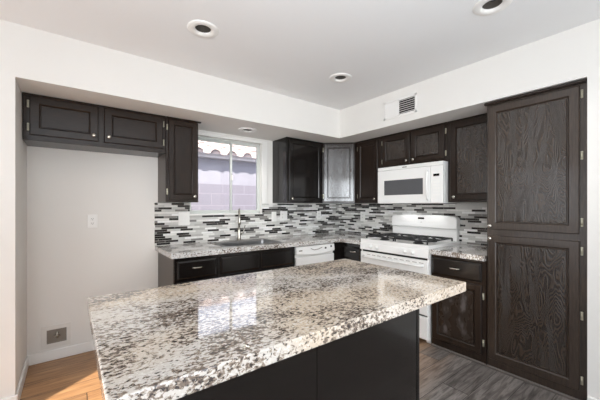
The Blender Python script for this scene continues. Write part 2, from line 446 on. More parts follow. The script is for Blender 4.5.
# ------------------------------------------------------------------ window over the sink
wf = MB()
fy0, fy1 = .055, .105
wf.box(WX0, WX1, fy0, fy1, WZ0, WZ0+.020); wf.box(WX0, WX1, fy0, fy1, WZ1-.020, WZ1)
wf.box(WX0, WX0+.020, fy0, fy1, WZ0, WZ1); wf.box(WX1-.020, WX1, fy0, fy1, WZ0, WZ1)
win = struct('window_1', wf, M['vinyl'])
c = MB()
c.box(WX1, WX1+.068, -.012, 0, 1.325, WZ1+.03, bev=.003); c.box(WX0, WX1, -.012, 0, WZ1, WZ1+.03, bev=.003)
obj('casing', c, M['trim'], win)
sl = MB(); sl.box(WX0, WX1, -.014, .055, WZ0-.012, WZ0+.004, bev=.003)
obj('window_sill', sl, M['trim'], win)
xm = -1.752
def sash(name, x0, x1, y):
    s_ = MB(); t = .021; z0, z1 = WZ0+.020, WZ1-.020
    s_.box(x0, x1, y-.011, y+.011, z0, z0+t); s_.box(x0, x1, y-.011, y+.011, z1-t, z1)
    s_.box(x0, x0+t, y-.011, y+.011, z0+t, z1-t); s_.box(x1-t, x1, y-.011, y+.011, z0+t, z1-t)
    so = obj(name, s_, M['vinyl'], win)
    g = MB(); g.box(x0+t, x1-t, y-.002, y+.002, z0+t, z1-t); obj('pane', g, M['glass'], so)
    return so
sash('sash', WX0+.020, xm+.018, .092); s2 = sash('sash', xm-.018, WX1-.020, .067)
boxo('latch', (xm-.012, xm+.012, .045, .056, 1.60, 1.66), M['whitematte'], s2, bev=.003)

# ------------------------------------------------------------------ outside the window
struct('floor_outside', MB().box(-9, 4, 0.15, 9, -.2, -.1), M['ground'])
gw = obj('block_wall', MB().box(-7, 3, 1.62, 1.77, -.1, 1.66), M['block'])
tag(gw, 'pale grey concrete block wall outside the sink window', 'wall')
nh = thing('neighbor_house', 'grey stucco house with clay tile eave beyond the block wall', 'house', (-1.5, 3.0, -.1))
boxo('wall', (-8, 3, 2.42, 5.5, -.1, 2.30), M['stucco'], nh)
boxo('fascia', (-8, 3, 2.22, 2.25, 2.205, 2.275), M['fascia'], nh)
boxo('eave_soffit', (-8, 3, 2.25, 2.42, 2.20, 2.24), M['fascia'], nh)
rf = bmesh.new()
P_, rows, slope = 0.33, 7, 0.36
nx = int(9/P_)*16
for r in range(rows):
    y0 = 2.14 + r*.36; y1 = y0+.42
    z0 = 2.285 + r*.36*slope; z1 = z0 + .42*slope - .03
    prev = None
    for i in range(nx+1):
        x = -6.5 + i*P_/16; ph = (i % 16)/16
        w_ = 0.075*math.sin(PI*ph/.625)**0.6 if 0 < ph < .625 else (-0.016*math.sin(PI*(ph-.625)/.375) if ph >= .625 else 0)
        a = rf.verts.new((x, y0, z0+w_)); b_ = rf.verts.new((x, y1, z1+w_)); a2 = rf.verts.new((x, y0, z0+w_-.014)); bt = rf.verts.new((x, y0+.02, z0-.02))
        c2 = rf.verts.new((x, y0+.02, z0+w_-.010))
        if prev:
            rf.faces.new((prev[0], a, b_, prev[1])); rf.faces.new((prev[2], a2, a, prev[0]))
            f = rf.faces.new((prev[3], bt, c2, prev[4])); f.material_index = 1      # shade inside the open barrel ends, put in as darker faces
        prev = (a, b_, a2, bt, c2)
obj('roof', rf, [M['tile'], M['tile_end_shade']], nh)
tag(nh, 'grey stucco house with clay tile eave beyond the block wall', 'house')
pp = MB(); pp.tube([(-1.86, 1.60, .2), (-1.86, 1.60, 1.64), (-1.93, 1.60, 1.665)], .014, 8)
tag(obj('drain_pipe', pp, M['whitematte']), 'thin white pipe running up the outside block wall', 'pipe')

# ------------------------------------------------------------------ cabinet kit
def knob(parent, F, a, z, r=.016):
    m = F @ Matrix.Translation((a, 0, z)) @ Matrix.Rotation(-PI/2, 4, 'X')
    k = MB(); k.lathe([(0.0055, 0), (0.0055, .010), (r*.75, .014), (r, .019), (r*.95, .024), (r*.55, .0285), (0, .0295)], m, 16)
    return obj('knob', k, M['nickel'], parent)
def pull(parent, F, a, z, L=.096, out=.026):
    pts = []
    for i in range(13):
        t = i/12; pts.append(F @ Vector((a-L/2+L*t, out*min(1, math.sin(PI*t)*1.5)+.001, z)))
    k = MB(); k.tube(pts, [.0045+.0015*math.sin(PI*i/12) for i in range(13)], 8)
    return obj('handle', k, M['nickel'], parent)
def hinge(parent, F, a, z):
    k = MB(); k.box(a-.007, a+.007, 0, .006, z-.028, z+.028, bev=.002, mat=F)
    k.tube([F @ Vector((a, .008, z-.02)), F @ Vector((a, .008, z+.02))], .0045, 8)
    return obj('hinge', k, M['hinge'], parent)
def door_mesh(a0, a1, z0, z1, F, prof, mb=None):
    """nested rectangular loops (inset, depth) -> a framed panel; returns (frame, panel) meshes"""
    fr = MB(); loops = []
    for ins, d in prof:
        loops.append([F @ Vector(p) for p in ((a0+ins, d, z0+ins), (a1-ins, d, z0+ins), (a1-ins, d, z1-ins), (a0+ins, d, z1-ins))])
    for A, B in zip(loops, loops[1:]):
        for k in range(4): fr.quad([A[k], A[(k+1) % 4], B[(k+1) % 4], B[k]])
    fr.quad(loops[0][::-1])
    pn = MB(); L = loops[-1]
    pn.quad(L)
    return fr, pn
def door(parent, F, a0, a1, z0, z1, name='door', st=.05, panel='wood', matn='wood', th=.02, knob_at=None, hinges=(), hinge_side=None, pull_at=None, raised=False):
    if raised:
        prof = [(0, 0), (0, th*.6), (.006, th*.85), (.010, th), (st, th), (st+.004, th-.007), (st+.012, th-.008), (st+.03, th-.001)]
    else:
        prof = [(0, 0), (0, th-.005), (.005, th), (st-.006, th), (st, th-.006), (st+.003, th-.0115), (st+.007, th-.0115), (st+.010, th-.007)]
    fr, pn = door_mesh(a0, a1, z0, z1, F, prof)
    d = obj(name, fr, M[matn], parent)
    obj('panel', pn, M[panel], d)
    Fd = F @ Matrix.Translation((0, th, 0))
    if knob_at: knob(d, Fd, *knob_at)
    if pull_at: pull(d, Fd, *pull_at)
    for hz in hinges:
        hinge(d, F, (a0-.009) if hinge_side == 'l' else (a1+.009), hz)
    return d
def drawer(parent, F, a0, a1, z0, z1, pull_at=None, th=.02, matn='woodsmooth'):
    prof = [(0, 0), (0, th*.5), (.004, th*.75), (.016, th), (.018, th)]
    fr, pn = door_mesh(a0, a1, z0, z1, F, prof)
    mb = MB(); mb.merge(fr.bm); mb.merge(pn.bm)
    d = obj('drawer', mb, M[matn], parent)
    if pull_at: pull(d, F @ Matrix.Translation((0, th, 0)), *pull_at)
    return d

UB, UT = 1.332, 2.125
# ---- cabinet over the fridge space
Fb = frame((0, -.31, 0), (1, 0, 0), (0, -1, 0))          # a = world x
FC = thing('fridge_cabinet', 'dark brown two door wall cabinet high over the empty fridge alcove', 'cabinet', (-3.06, -.15, 1.783))
boxo('body', (XA+.004, -2.577, -.292, -.002, 1.783, UT-.002), M['wood'], FC)
boxo('face_frame', (XA+.004, -2.577, -.31, -.292, 1.783, UT-.002), M['woodh'], FC, bev=.002)
boxo('crown', (XA+.004, -2.577, -.33, -.31, UT-.014, UT-.002), M['woodh'], FC, bev=.003)
door(FC, Fb, -3.515, -3.095, 1.822, 2.108, matn='woodh', panel='woodh', st=.058, knob_at=(-3.125, 1.868), hinges=(1.88, 2.05), hinge_side='l')
door(FC, Fb, -3.055, -2.602, 1.822, 2.108, matn='woodh', panel='woodh', st=.058, knob_at=(-3.022, 1.868), hinges=(1.88, 2.05), hinge_side='r')
# ---- tall wall cabinet left of the window
TC = thing('wall_cabinet', 'dark brown single door wall cabinet left of the window', 'cabinet', (-2.42, -.15, UB))
boxo('body', (-2.573, -2.275, -.292, -.002, UB, UT-.002), M['wood'], TC)
boxo('side_panel', (-2.576, -2.573, -.292, -.002, UB, 1.783), M['endpanel'], TC)
boxo('face_frame', (-2.575, -2.273, -.31, -.292, UB, UT-.002), M['wood'], TC, bev=.002)
boxo('crown', (-2.575, -2.252, -.335, -.31, UT-.016, UT-.002), M['woodh'], TC, bev=.003)
door(TC, Fb, -2.553, -2.288, 1.358, 2.105, knob_at=(-2.318, 1.388), hinges=(2.03, 1.43), hinge_side='l')
# ---- wall cabinet right of the window
WC = thing('wall_cabinet', 'glossy black brown wall cabinet immediately right of the window', 'cabinet', (-.93, -.15, UB))
boxo('body', (-1.218, -.642, -.292, -.002, UB, UT-.002), M['woodsmooth'], WC)
boxo('face_frame', (-1.218, -.642, -.31, -.292, UB, UT-.002), M['woodsmooth'], WC, bev=.002)
boxo('crown', (-1.226, -.642, -.325, -.31, UT-.014, UT-.002), M['woodsmooth'], WC, bev=.003)
door(WC, Fb, -1.182, -.672, 1.352, 2.100, matn='woodsmooth', panel='woodsmooth', knob_at=(-1.152, 1.385), hinges=(), st=.05)
# ---- diagonal corner cabinet
DC = thing('corner_cabinet', 'diagonal corner wall cabinet whose door mirrors bright daylight', 'cabinet', (-.25, -.25, UB))
pa, pb = Vector((-.639, -.31, 0)), Vector((-.318, -.587, 0))
dg = MB(); dg.prism([(-.639, -.002), (-.639, -.292), (-.632, -.305), (-.325, -.578), (-.31, -.587), (-.002, -.587), (-.002, -.002)], UB, UT-.002)
obj('body', dg, M['wood'], DC)
Fd = frame(pa, pb-pa, (pb-pa).normalized().cross(Vector((0, 0, 1))))
if (Fd.to_3x3() @ Vector((0, 1, 0))).dot(Vector((-1, -1, 0))) < 0:
    Fd = frame(pa, pb-pa, -(Fd.to_3x3() @ Vector((0, 1, 0))))
LD = (pb-pa).length
ff = MB(); ff.box(.006, LD-.006, -.004, .004, UB, UT-.002, mat=Fd); obj('face_frame', ff, M['wood'], DC)
door(DC, Fd @ Matrix.Translation((0, .004, 0)), .018, LD-.018, 1.350, 2.100, knob_at=None, hinges=(2.03, 1.42), hinge_side='l', panel='woodgloss', matn='woodgloss', st=.05)
# ---- right wall uppers: a = -world y
Fr = frame((-.318, 0, 0), (0, -1, 0), (-1, 0, 0))
def right_upper(label, a0, a1, z0, name='wall_cabinet'):
    t = thing(name, label, 'cabinet', (-.16, -(a0+a1)/2, z0))
    boxo('body', (-.300, -.002, -a1+.001, -a0-.001, z0, UT-.002), M['wood'], t)
    boxo('face_frame', (-.318, -.300, -a1+.001, -a0-.001, z0, UT-.002), M['wood'], t, bev=.002)
    boxo('crown', (-.332, -.318, -a1+.001, -a0-.001, UT-.014, UT-.002), M['woodh'], t, bev=.003)
    return t
R1 = right_upper('narrow dark brown wall cabinet between corner cabinet and microwave', .589, 1.003, UB)
door(R1, Fr, .645, .960, 1.352, 2.100, knob_at=(.928, 1.382), hinges=(2.03, 1.42), hinge_side='l')
R2 = right_upper('short dark brown two door cabinet above the white microwave', 1.005, 1.803, 1.742, 'microwave_cabinet')
door(R2, Fr, 1.030, 1.393, 1.765, 2.098, knob_at=(1.362, 1.795), panel='woodpanel', hinges=(1.82, 2.04), hinge_side='l', st=.055)
door(R2, Fr, 1.412, 1.776, 1.765, 2.098, knob_at=(1.445, 1.795), panel='woodpanel', hinges=(1.82, 2.04), hinge_side='r', st=.055)
R3 = right_upper('dark brown oak wall cabinet between microwave and tall pantry', 1.805, 2.260, UB)
door(R3, Fr, 1.835, 2.235, 1.352, 2.100, knob_at=(1.880, 1.382), panel='woodpanel', hinges=(), st=.055)
# ---- tall pantry
PT = thing('pantry_cabinet', 'tall dark oak pantry cabinet with two stacked doors by the wall', 'cabinet', (-.3, -2.56, 0))
boxo('body', (-.582, -.002, YP1+.003, YP0, 0.002, UT-.002), M['wood'], PT)
boxo('face_frame', (-.602, -.582, YP1+.003, YP0, 0.002, UT-.002), M['woodsheen'], PT, bev=.002)
boxo('crown', (-.630, -.602, YP1+.003, YP0+.012, UT-.022, UT-.002), M['woodh'], PT, bev=.004)
boxo('shoe_trim', (-.616, -.602, YP1+.003, YP0, 0.001, .022), M['toe'], PT, bev=.004)
Fp = frame((-.602, 0, 0), (0, -1, 0), (-1, 0, 0))
door(PT, Fp, 2.276, 2.822, 1.112, 2.088, matn='woodsheen', panel='woodpanel', st=.058, knob_at=(2.296, 1.140), hinges=(2.035, 1.63, 1.19), hinge_side='r')
door(PT, Fp, 2.276, 2.822, .082, 1.066, matn='woodsheen', panel='woodpanel', st=.058, knob_at=(2.296, 1.040), hinges=(1.0, .575, .15), hinge_side='r')

# ---- base cabinets
CZ = .850     # top of base cabinets
Fbb = frame((0, -.60, 0), (1, 0, 0), (0, -1, 0))
def base_back(name, label, x0, x1, top=None):
    t = thing(name, label, 'cabinet', ((x0+x1)/2, -.3, 0))
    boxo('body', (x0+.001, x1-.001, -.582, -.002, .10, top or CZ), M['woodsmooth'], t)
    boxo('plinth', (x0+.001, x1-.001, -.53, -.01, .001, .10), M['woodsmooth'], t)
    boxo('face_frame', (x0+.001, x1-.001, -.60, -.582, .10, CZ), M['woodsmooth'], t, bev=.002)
    return t
B1 = base_back('base_cabinet', 'dark drawer base cabinet at the free left end of the sink run', -2.573, -2.190)
boxo('side_panel', (-2.578, -2.572, -.582, -.02, .001, CZ), M['endpanel'], B1)
drawer(B1, Fbb, -2.556, -2.206, .662, .822, pull_at=(-2.385, .757))
door(B1, Fbb, -2.556, -2.206, .13, .640, matn='woodsmooth', panel='woodsmooth', knob_at=(-2.24, .60))
B2 = base_back('sink_cabinet', 'dark sink base cabinet with two false drawer fronts under the sink', -2.190, -1.302, .70)
drawer(B2, Fbb, -2.168, -1.757, .662, .822); drawer(B2, Fbb, -1.733, -1.320, .662, .822)
door(B2, Fbb, -2.168, -1.757, .13, .640, matn='woodsmooth', panel='woodsmooth', knob_at=(-1.79, .60))
door(B2, Fbb, -1.733, -1.320, .13, .640, matn='woodsmooth', panel='woodsmooth', knob_at=(-1.70, .60))
# corner base, L shaped, with the drawer left of the range
B3 = thing('corner_base_cabinet', 'dark corner base cabinet with small drawer between dishwasher and range', 'cabinet', (-.35, -.5, 0))
cb_ = MB(); cb_.prism([(-.712, -.002), (-.712, -.60), (-.602, -.60), (-.602, -.958), (-.002, -.958), (-.002, -.002)], .10, CZ, 0.002)
obj('body', cb_, M['woodsmooth'], B3)
cb_ = MB(); cb_.prism([(-.712, -.002), (-.712, -.53), (-.53, -.53), (-.53, -.958), (-.002, -.958), (-.002, -.002)], .001, .10)
obj('plinth', cb_, M['woodsmooth'], B3)
Frb = frame((-.602, 0, 0), (0, -1, 0), (-1, 0, 0))
drawer(B3, Frb, .665, .945, .665, .812, pull_at=(.835, .757))
door(B3, Frb, .665, .945, .13, .645, matn='woodsmooth', panel='woodsmooth', knob_at=(.91, .60))
B4 = thing('base_cabinet', 'dark brown base cabinet with worn door between range and pantry', 'cabinet', (-.3, -2.03, 0))
boxo('body', (-.582, -.002, -2.259, -1.792, .002, CZ), M['wood'], B4)
boxo('face_frame', (-.602, -.582, -2.259, -1.792, .002, CZ), M['wood'], B4, bev=.002)
boxo('shoe_trim', (-.616, -.602, -2.259, -1.792, .001, .022), M['toe'], B4, bev=.004)
drawer(B4, Frb, 1.806, 2.228, .672, .828, pull_at=(2.015, .755), matn='woodsmooth')
def scuffed():
    q = NT('scuffed_espresso_wood'); tc = q.n('ShaderNodeTexCoord')
    mp = q.n('ShaderNodeMapping'); q.l(tc.outputs['Object'], mp.inputs[0]); mp.inputs['Scale'].default_value = (1, 1, .55); mp.inputs['Location'].default_value = (.3, .4, .1)
    n = q.n('ShaderNodeTexNoise', Scale=13.0, Detail=3.0, Roughness=.55); q.l(mp.outputs[0], n.inputs['Vector'])
    q.set(q.ramp(n.outputs[0], [(.60, srgb(40, 32, 27)), (.70, srgb(92, 85, 82))]), q.ramp(n.outputs[0], [(.5, (.25,)*3+(1,)), (.68, (.6,)*3+(1,))]))
    return q.m
M['scuffed'] = scuffed()
door(B4, Frb, 1.806, 2.228, .085, .648, panel='scuffed', matn='wood', knob_at=(1.835, .61), hinges=(.56, .18), hinge_side='r', st=.055)

# ------------------------------------------------------------------ countertops
CT0, CT1 = CZ+.001, .896
def slab(name, outer, holes, z0, z1, bev=.004, mat='granite_grey'):
    bm = bmesh.new()
    def ring(pts):
        vs = [bm.verts.new((x, y, z0)) for x, y in pts]
        return [bm.edges.new((vs[i], vs[(i+1) % len(vs)])) for i in range(len(vs))]
    ed = ring(outer)
    for h in holes: ed += ring(h)
    r = bmesh.ops.triangle_fill(bm, use_beauty=True, use_dissolve=False, edges=ed)
    bmesh.ops.dissolve_limit(bm, angle_limit=.01, verts=bm.verts[:], edges=bm.edges[:]) if not holes else None
    r = bmesh.ops.extrude_face_region(bm, geom=bm.faces[:])
    for v in r['geom']:
        if isinstance(v, bmesh.types.BMVert): v.co.z = z1
    bmesh.ops.recalc_face_normals(bm, faces=bm.faces[:])
    sharp = [e for e in bm.edges if len(e.link_faces) == 2 and e.calc_face_angle(0) > .8 and (e.verts[0].co.z > z1-1e-5 or e.verts[1].co.z > z1-1e-5 or True)]
    bmesh.ops.bevel(bm, geom=sharp, offset=bev, segments=2, profile=.5, affect='EDGES')
    return obj(name, bm, M[mat])
SX0, SX1, SY0, SY1 = -2.06, -1.42, -.520, -.120
def rrect(x0, x1, y0, y1, r=.03, n=4):
    p = []
    for cx, cy, a in ((x1-r, y1-r, 0), (x0+r, y1-r, PI/2), (x0+r, y0+r, PI), (x1-r, y0+r, 3*PI/2)):
        for k in range(n+1): p.append((cx+r*math.cos(a+PI/2*k/n), cy+r*math.sin(a+PI/2*k/n)))
    return p
o = slab('countertop', [(-2.606, -.002), (-2.606, -.634), (-.636, -.634), (-.636, -.962), (-.002, -.962), (-.002, -.002)],
         [rrect(SX0, SX1, SY0, SY1)], CT0, CT1)
tag(o, 'speckled white granite worktop running under the window around the corner', 'countertop')
o = slab('countertop', [(-.636, -2.259), (-.002, -2.259), (-.002, -1.790), (-.636, -1.790)], [], CT0, CT1)
tag(o, 'short granite worktop piece between range and pantry', 'countertop')

# tile backsplash
bs = MB()
bs.box(-2.607, WX1, -.009, -.001, CT1+.001, WZ0-.012); bs.box(-2.607, -2.262, -.009, -.001, WZ0-.012, UB-.002); bs.box(WX1, -.009, -.009, -.001, CT1+.001, 1.322)
o = obj('tile_backsplash', bs, M['mosaic'], base=False)
tag(o, 'strip mosaic backsplash in white grey and black below the window', 'backsplash')
bs = MB(); bs.box(-.009, -.001, -2.261, -.001, CT1+.001, UB-.002)
o = obj('tile_backsplash', bs, M['mosaic'], base=False)
tag(o, 'strip mosaic backsplash behind the white range', 'backsplash')

# sink
sk = thing('kitchen_sink', 'stainless steel sink set in the granite below the window', 'sink', ((SX0+SX1)/2, (SY0+SY1)/2, .70))
b = MB(); b.mi = 0
o1 = rrect(SX0-.016, SX1+.016, SY0-.016, SY1+.016, .04); o2 = rrect(SX0+.008, SX1-.008, SY0+.008, SY1-.008, .03); o3 = rrect(SX0+.03, SX1-.03, SY0+.03, SY1-.03, .05)
zs = [(o1, CT1+.001), (o1, CT1+.004), (o2, CT1+.003), (o2, CT1-.02), (o3, .73), (o3, .715)]
rs = [[b.bm.verts.new((x, y, z)) for x, y in o] for o, z in zs]
for A, B in zip(rs, rs[1:]):
    for k in range(len(A)):
        f = b.bm.faces.new([A[k], A[(k+1) % len(A)], B[(k+1) % len(A)], B[k]]); f.smooth = True
b.bm.faces.new(rs[-1])
obj('basin', b, M['steel'], sk)
b = MB(); b.lathe([(.045, 0), (.042, .004), (.02, .002), (0, .001)], Matrix.Translation((-1.74, -.32, .716)), 20)
obj('drain', b, M['chrome'], sk)
# faucet
fc = thing('kitchen_faucet', 'tall brushed nickel pull-down faucet behind the sink', 'faucet', (-1.715, -.065, CT1))
b = MB(); b.lathe([(0, 0), (.027, 0), (.027, .006), (.021, .012), (.019, .03), (.017, .12), (.013, .15), (.0, .151)], Matrix.Translation((-1.715, -.065, CT1+.001)), 20)
obj('body', b, M['chrome'], fc)
pts = [(-1.715, -.065, 1.03)]
R_ = .075
for k in range(15):
    a = PI*k/14*.97
    q_ = -R_+R_*math.cos(a); pts.append((-1.715+q_*.42, -.065+q_*.9, 1.185+R_*math.sin(a)))
b = MB(); b.tube(pts, .0105, 12); obj('spout', b, M['chrome'], fc)
e = pts[-1]
b = MB(); b.tube([e, (e[0], e[1]-.002, e[2]-.02), (e[0], e[1]-.004, e[2]-.08), (e[0], e[1]-.005, e[2]-.105)], [.011, .014, .017, .015], 12)
obj('spray_head', b, M['chrome'], fc)
b = MB(); b.tube([(-1.698, -.065, .965), (-1.672, -.07, .975), (-1.655, -.08, 1.03), (-1.648, -.085, 1.07)], [.009, .008, .006, .005], 10)
obj('lever', b, M['chrome'], fc)

# ------------------------------------------------------------------ dishwasher
dw = thing('dishwasher', 'white dishwasher under the granite left of the corner', 'dishwasher', (-1.01, -.3, 0))
x0, x1 = -1.297, -.717
boxo('body', (x0, x1, -.585, -.02, .10, CZ-.008), M['whitematte'], dw)
boxo('toe_kick', (x0+.01, x1-.01, -.54, -.05, .001, .10), M['gap'], dw)
boxo('door', (x0+.003, x1-.003, -.612, -.586, .115, .722), M['white'], dw, bev=.004, seg=2)
b = bmesh.new()      # control panel with a bowed lower lip
N = 16; rows_ = []
for i in range(N+1):
    t = i/N; x = x0+.003+(x1-x0-.006)*t; s_ = math.sin(PI*t)
    zl = .755 - .022*s_
    rows_.append([b.verts.new(p) for p in ((x, -.586, zl-.004), (x, -.615-.010*s_, zl), (x, -.622-.012*s_, zl+.012), (x, -.620-.004*s_, zl+.04), (x, -.612, .838), (x, -.586, .840))])
for A, B in zip(rows_, rows_[1:]):
    for k in range(6): b.faces.new([A[k], A[(k+1) % 6], B[(k+1) % 6], B[k]])
b.faces.new(rows_[0]); b.faces.new(rows_[-1][::-1])
cp = obj('control_panel', b, M['white'], dw)
b = MB(); b.tube([(-1.10, -.632, .812), (-1.055, -.636, .792), (-.99, -.636, .797), (-.93, -.632, .812)], .004, 6); obj('latch_line', b, M['boxgrey'], cp)
boxo('badge', (-1.262, -1.215, -.624, -.619, .788, .802), M['boxgrey'], cp, bev=.002)
b = MB(); b.lathe([(0, 0), (.011, 0), (.010, .012), (0, .013)], Matrix.Translation((-.873, -.624, .80)) @ Matrix.Rotation(PI/2, 4, 'X'), 16); obj('dial', b, M['gap'], cp)
boxo('indicator', (-.785, -.765, -.622, -.6175, .80, .822), M['gap'], cp)

# ------------------------------------------------------------------ range
RY0, RY1 = -1.787, -.965       # right, left
rg = thing('gas_range', 'white freestanding gas range with black grates', 'range', (-.32, -1.376, 0))
boxo('body', (-.600, -.012, RY0+.003, RY1-.003, .04, .885), M['white'], rg)
for yy in (RY0+.012, RY1-.052):
    for xx in (-.585, -.09): boxo('foot', (xx, xx+.04, yy, yy+.04, .001, .042), M['whitematte'], rg)
boxo('side_trim', (-.628, -.600, RY0+.003, RY0+.020, .04, .885), M['whitematte'], rg)
boxo('side_trim', (-.628, -.600, RY1-.020, RY1-.003, .04, .885), M['whitematte'], rg)
# cooktop with raised rim
ck = MB(); ck.box(-.640, -.012, RY0, RY1, .885, .915, bev=.006, seg=2)
for bx in ((-.640, -.60, RY0, RY1), (-.09, -.012, RY0, RY1), (-.60, -.09, RY0, RY0+.03), (-.60, -.09, RY1-.03, RY1)):
    ck.box(bx[0], bx[1], bx[2], bx[3], .91, .926, bev=.005, seg=2)
ct = obj('cooktop', ck, M['white'], rg)
for (bx, by) in ((-.47, -1.17), (-.21, -1.17), (-.47, -1.58), (-.21, -1.58)):
    q_ = MB(); q_.lathe([(0, 0), (.052, 0), (.050, .010), (.040, .013), (.040, .020), (.034, .024), (0, .025)], Matrix.Translation((bx, by, .915)), 20)
    obj('burner', q_, M['iron'], ct)
for gy0, gy1 in ((-1.365, -1.010), (-1.742, -1.387)):
    g = MB(); z = .957; r = .008
    xa_, xb_ = -.585, -.105
    P4 = [(xa_, gy0, z), (xb_, gy0, z), (xb_, gy1, z), (xa_, gy1, z)]
    for k in range(4): g.tube([P4[k], P4[(k+1) % 4]], r, 6)
    g.tube([((xa_+xb_)/2, gy0, z), ((xa_+xb_)/2, gy1, z)], r, 6)
    gc = (gy0+gy1)/2
    for bx in (-.47, -.21):
        for k in range(4):
            a = PI/4+PI/2*k
            ex, ey = bx+math.cos(a)*.15, gc+math.sin(a)*.16
            ex = min(max(ex, xa_), xb_); ey = min(max(ey, gy0), gy1)
            g.tube([(ex, ey, z), (bx+math.cos(a)*.09, gc+math.sin(a)*.09, z+.006), (bx+math.cos(a)*.03, gc+math.sin(a)*.03, z+.008)], r, 6)
        for sx in (-1, 1):
            g.tube([(bx+sx*.12, gc, z), (bx+sx*.03, gc, z+.008)], r, 6)
        g.tube([(bx, gy0, z), (bx, gc-.03, z+.008)], r, 6); g.tube([(bx, gy1, z), (bx, gc+.03, z+.008)], r, 6)
    for px, py in ((xa_, gy0), (xb_, gy0), (xb_, gy1), (xa_, gy1)): g.tube([(px, py, z), (px, py, .927)], r, 6)
    obj('grate', g, M['iron'], ct)
# sloped control panel
b = MB()
def yprism(mb, poly, y0, y1):
    A = [mb.bm.verts.new((x, y0, z)) for x, z in poly]; B = [mb.bm.verts.new((x, y1, z)) for x, z in poly]
    n = len(poly)
    for k in range(n): mb.bm.faces.new([A[k], A[(k+1) % n], B[(k+1) % n], B[k]])
    mb.bm.faces.new(A[::-1]); mb.bm.faces.new(B)
yprism(b, [(-.60, .806), (-.642, .806), (-.650, .812), (-.642, .880), (-.634, .892), (-.60, .892)], RY0+.002, RY1-.002)
cpn = obj('control_panel', b, M['white'], rg)
for ky in (-1.118, -1.205, -1.546, -1.628):
    m = Matrix.Translation((-.6465, ky, .848)) @ Matrix.Rotation(-PI/2+.05, 4, 'Y')
    q_ = MB(); q_.lathe([(0, 0), (.021, 0), (.021, .004), (.017, .007), (.0155, .024), (.013, .027), (0, .028)], m, 20)
    q_.box(-.004, .004, -.015, .015, .02, .033, bev=.002, mat=m)
    obj('knob', q_, M['white'], cpn)
boxo('vent_gap', (-.625, -.601, RY0+.021, RY1-.021, .786, .8065), M['gap'], rg)
od = MB(); od.box(-.648, -.602, RY0+.006, RY1-.006, .272, .786, bev=.008, seg=2)
odo = obj('oven_door', od, M['white'], rg)
for i in range(10):
    yy = RY1-.10-i*.07; boxo('vent_slot', (-.6495, -.647, yy-.045, yy, .756, .761), M['boxgrey'], odo)
b = MB(); b.tube([(-.648, RY1-.05, .735), (-.682, RY1-.07, .735), (-.686, RY1-.12, .735), (-.686, RY0+.12, .735), (-.682, RY0+.07, .735), (-.648, RY0+.05, .735)], .012, 10)
obj('handle', b, M['white'], odo)
boxo('window', (-.651, -.647, RY0+.18, RY1-.18, .40, .64), M['blackglass'], odo, bev=.001)
boxo('drawer_gap', (-.625, -.601, RY0+.021, RY1-.021, .254, .272), M['gap'], rg)
boxo('storage_drawer', (-.646, -.602, RY0+.006, RY1-.006, .045, .256), M['white'], rg, bev=.008, seg=2)
# back guard, with bowed top
def backguard(y0, y1, z0, z1, xb, xf, r, zb):
    poly = [(y0, z0), (y1, z0)]
    for k in range(7): a = PI/2*k/6; poly.append((y1-r+r*math.cos(a), z1-r+r*math.sin(a)))
    for k in range(1, 8): t = k/8; poly.append((y1-r+(y0-y1+2*r)*t, z1+.012*math.sin(PI*t)))
    for k in range(7): a = PI/2+PI/2*k/6; poly.append((y0+r+r*math.cos(a), z1-r+r*math.sin(a)))
    t = bmesh.new()
    f = t.faces.new([t.verts.new((xb, y, z)) for y, z in poly])
    e_ = bmesh.ops.extrude_face_region(t, geom=[f])
    for v in e_['geom']:
        if isinstance(v, bmesh.types.BMVert): v.co.x = xf
    bmesh.ops.recalc_face_normals(t, faces=t.faces[:])
    bmesh.ops.bevel(t, geom=[e for e in t.edges if abs(e.verts[0].co.x-xf) < 1e-6 and abs(e.verts[1].co.x-xf) < 1e-6], offset=.008, segments=2, profile=.5, affect='EDGES')
    return t
bgm = MB(); bgm.box(-.070, -.012, RY0+.012, RY1-.020, .915, 1.05, bev=.004); bgm.merge(backguard(RY0+.006, RY1-.016, 1.052, 1.185, -.012, -.088, .045, 1.05))
bgo = obj('backguard', bgm, M['white'], rg)
dp = MB(); dp.box(-.0905, -.087, -1.42, -1.345, 1.146, 1.166); obj('display', dp, M['blackglass'], bgo)
for i in range(4):
    for sgn in (-1, 1):
        yy = -1.383+sgn*(.07+i*.035)
        for zz in (1.118, 1.146): boxo('button', (-.0895, -.087, yy-.011, yy+.011, zz, zz+.010), M['whitematte'], bgo)
boxo('indicator', (-.0895, -.087, -1.389, -1.377, 1.108, 1.114), M['boxgrey'], bgo)

# ------------------------------------------------------------------ microwave
MY0, MY1, MZ0, MZ1 = -1.797, -1.015, 1.322, 1.738
mw = thing('microwave', 'white over-the-range microwave hung under the short cabinet', 'microwave', (-.2, -1.405, MZ0))
boxo('body', (-.372, -.011, MY0, MY1, MZ0, MZ1), M['white'], mw, bev=.003)
boxo('bottom_vent', (-.36, -.05, MY0+.03, MY1-.03, MZ0-.004, MZ0), M['gap'], mw)
for y_ in (-1.25, -1.56):
    ld = bpy.data.lights.new('cooktop_fill', 'SPOT'); ld.energy = 2.2; ld.spot_size = 2.6; ld.spot_blend = .9; ld.shadow_soft_size = 0
    lo = bpy.data.objects.new('cooktop_fill', ld); COL.objects.link(lo); lo.location = (-.22, y_, MZ0-.008)
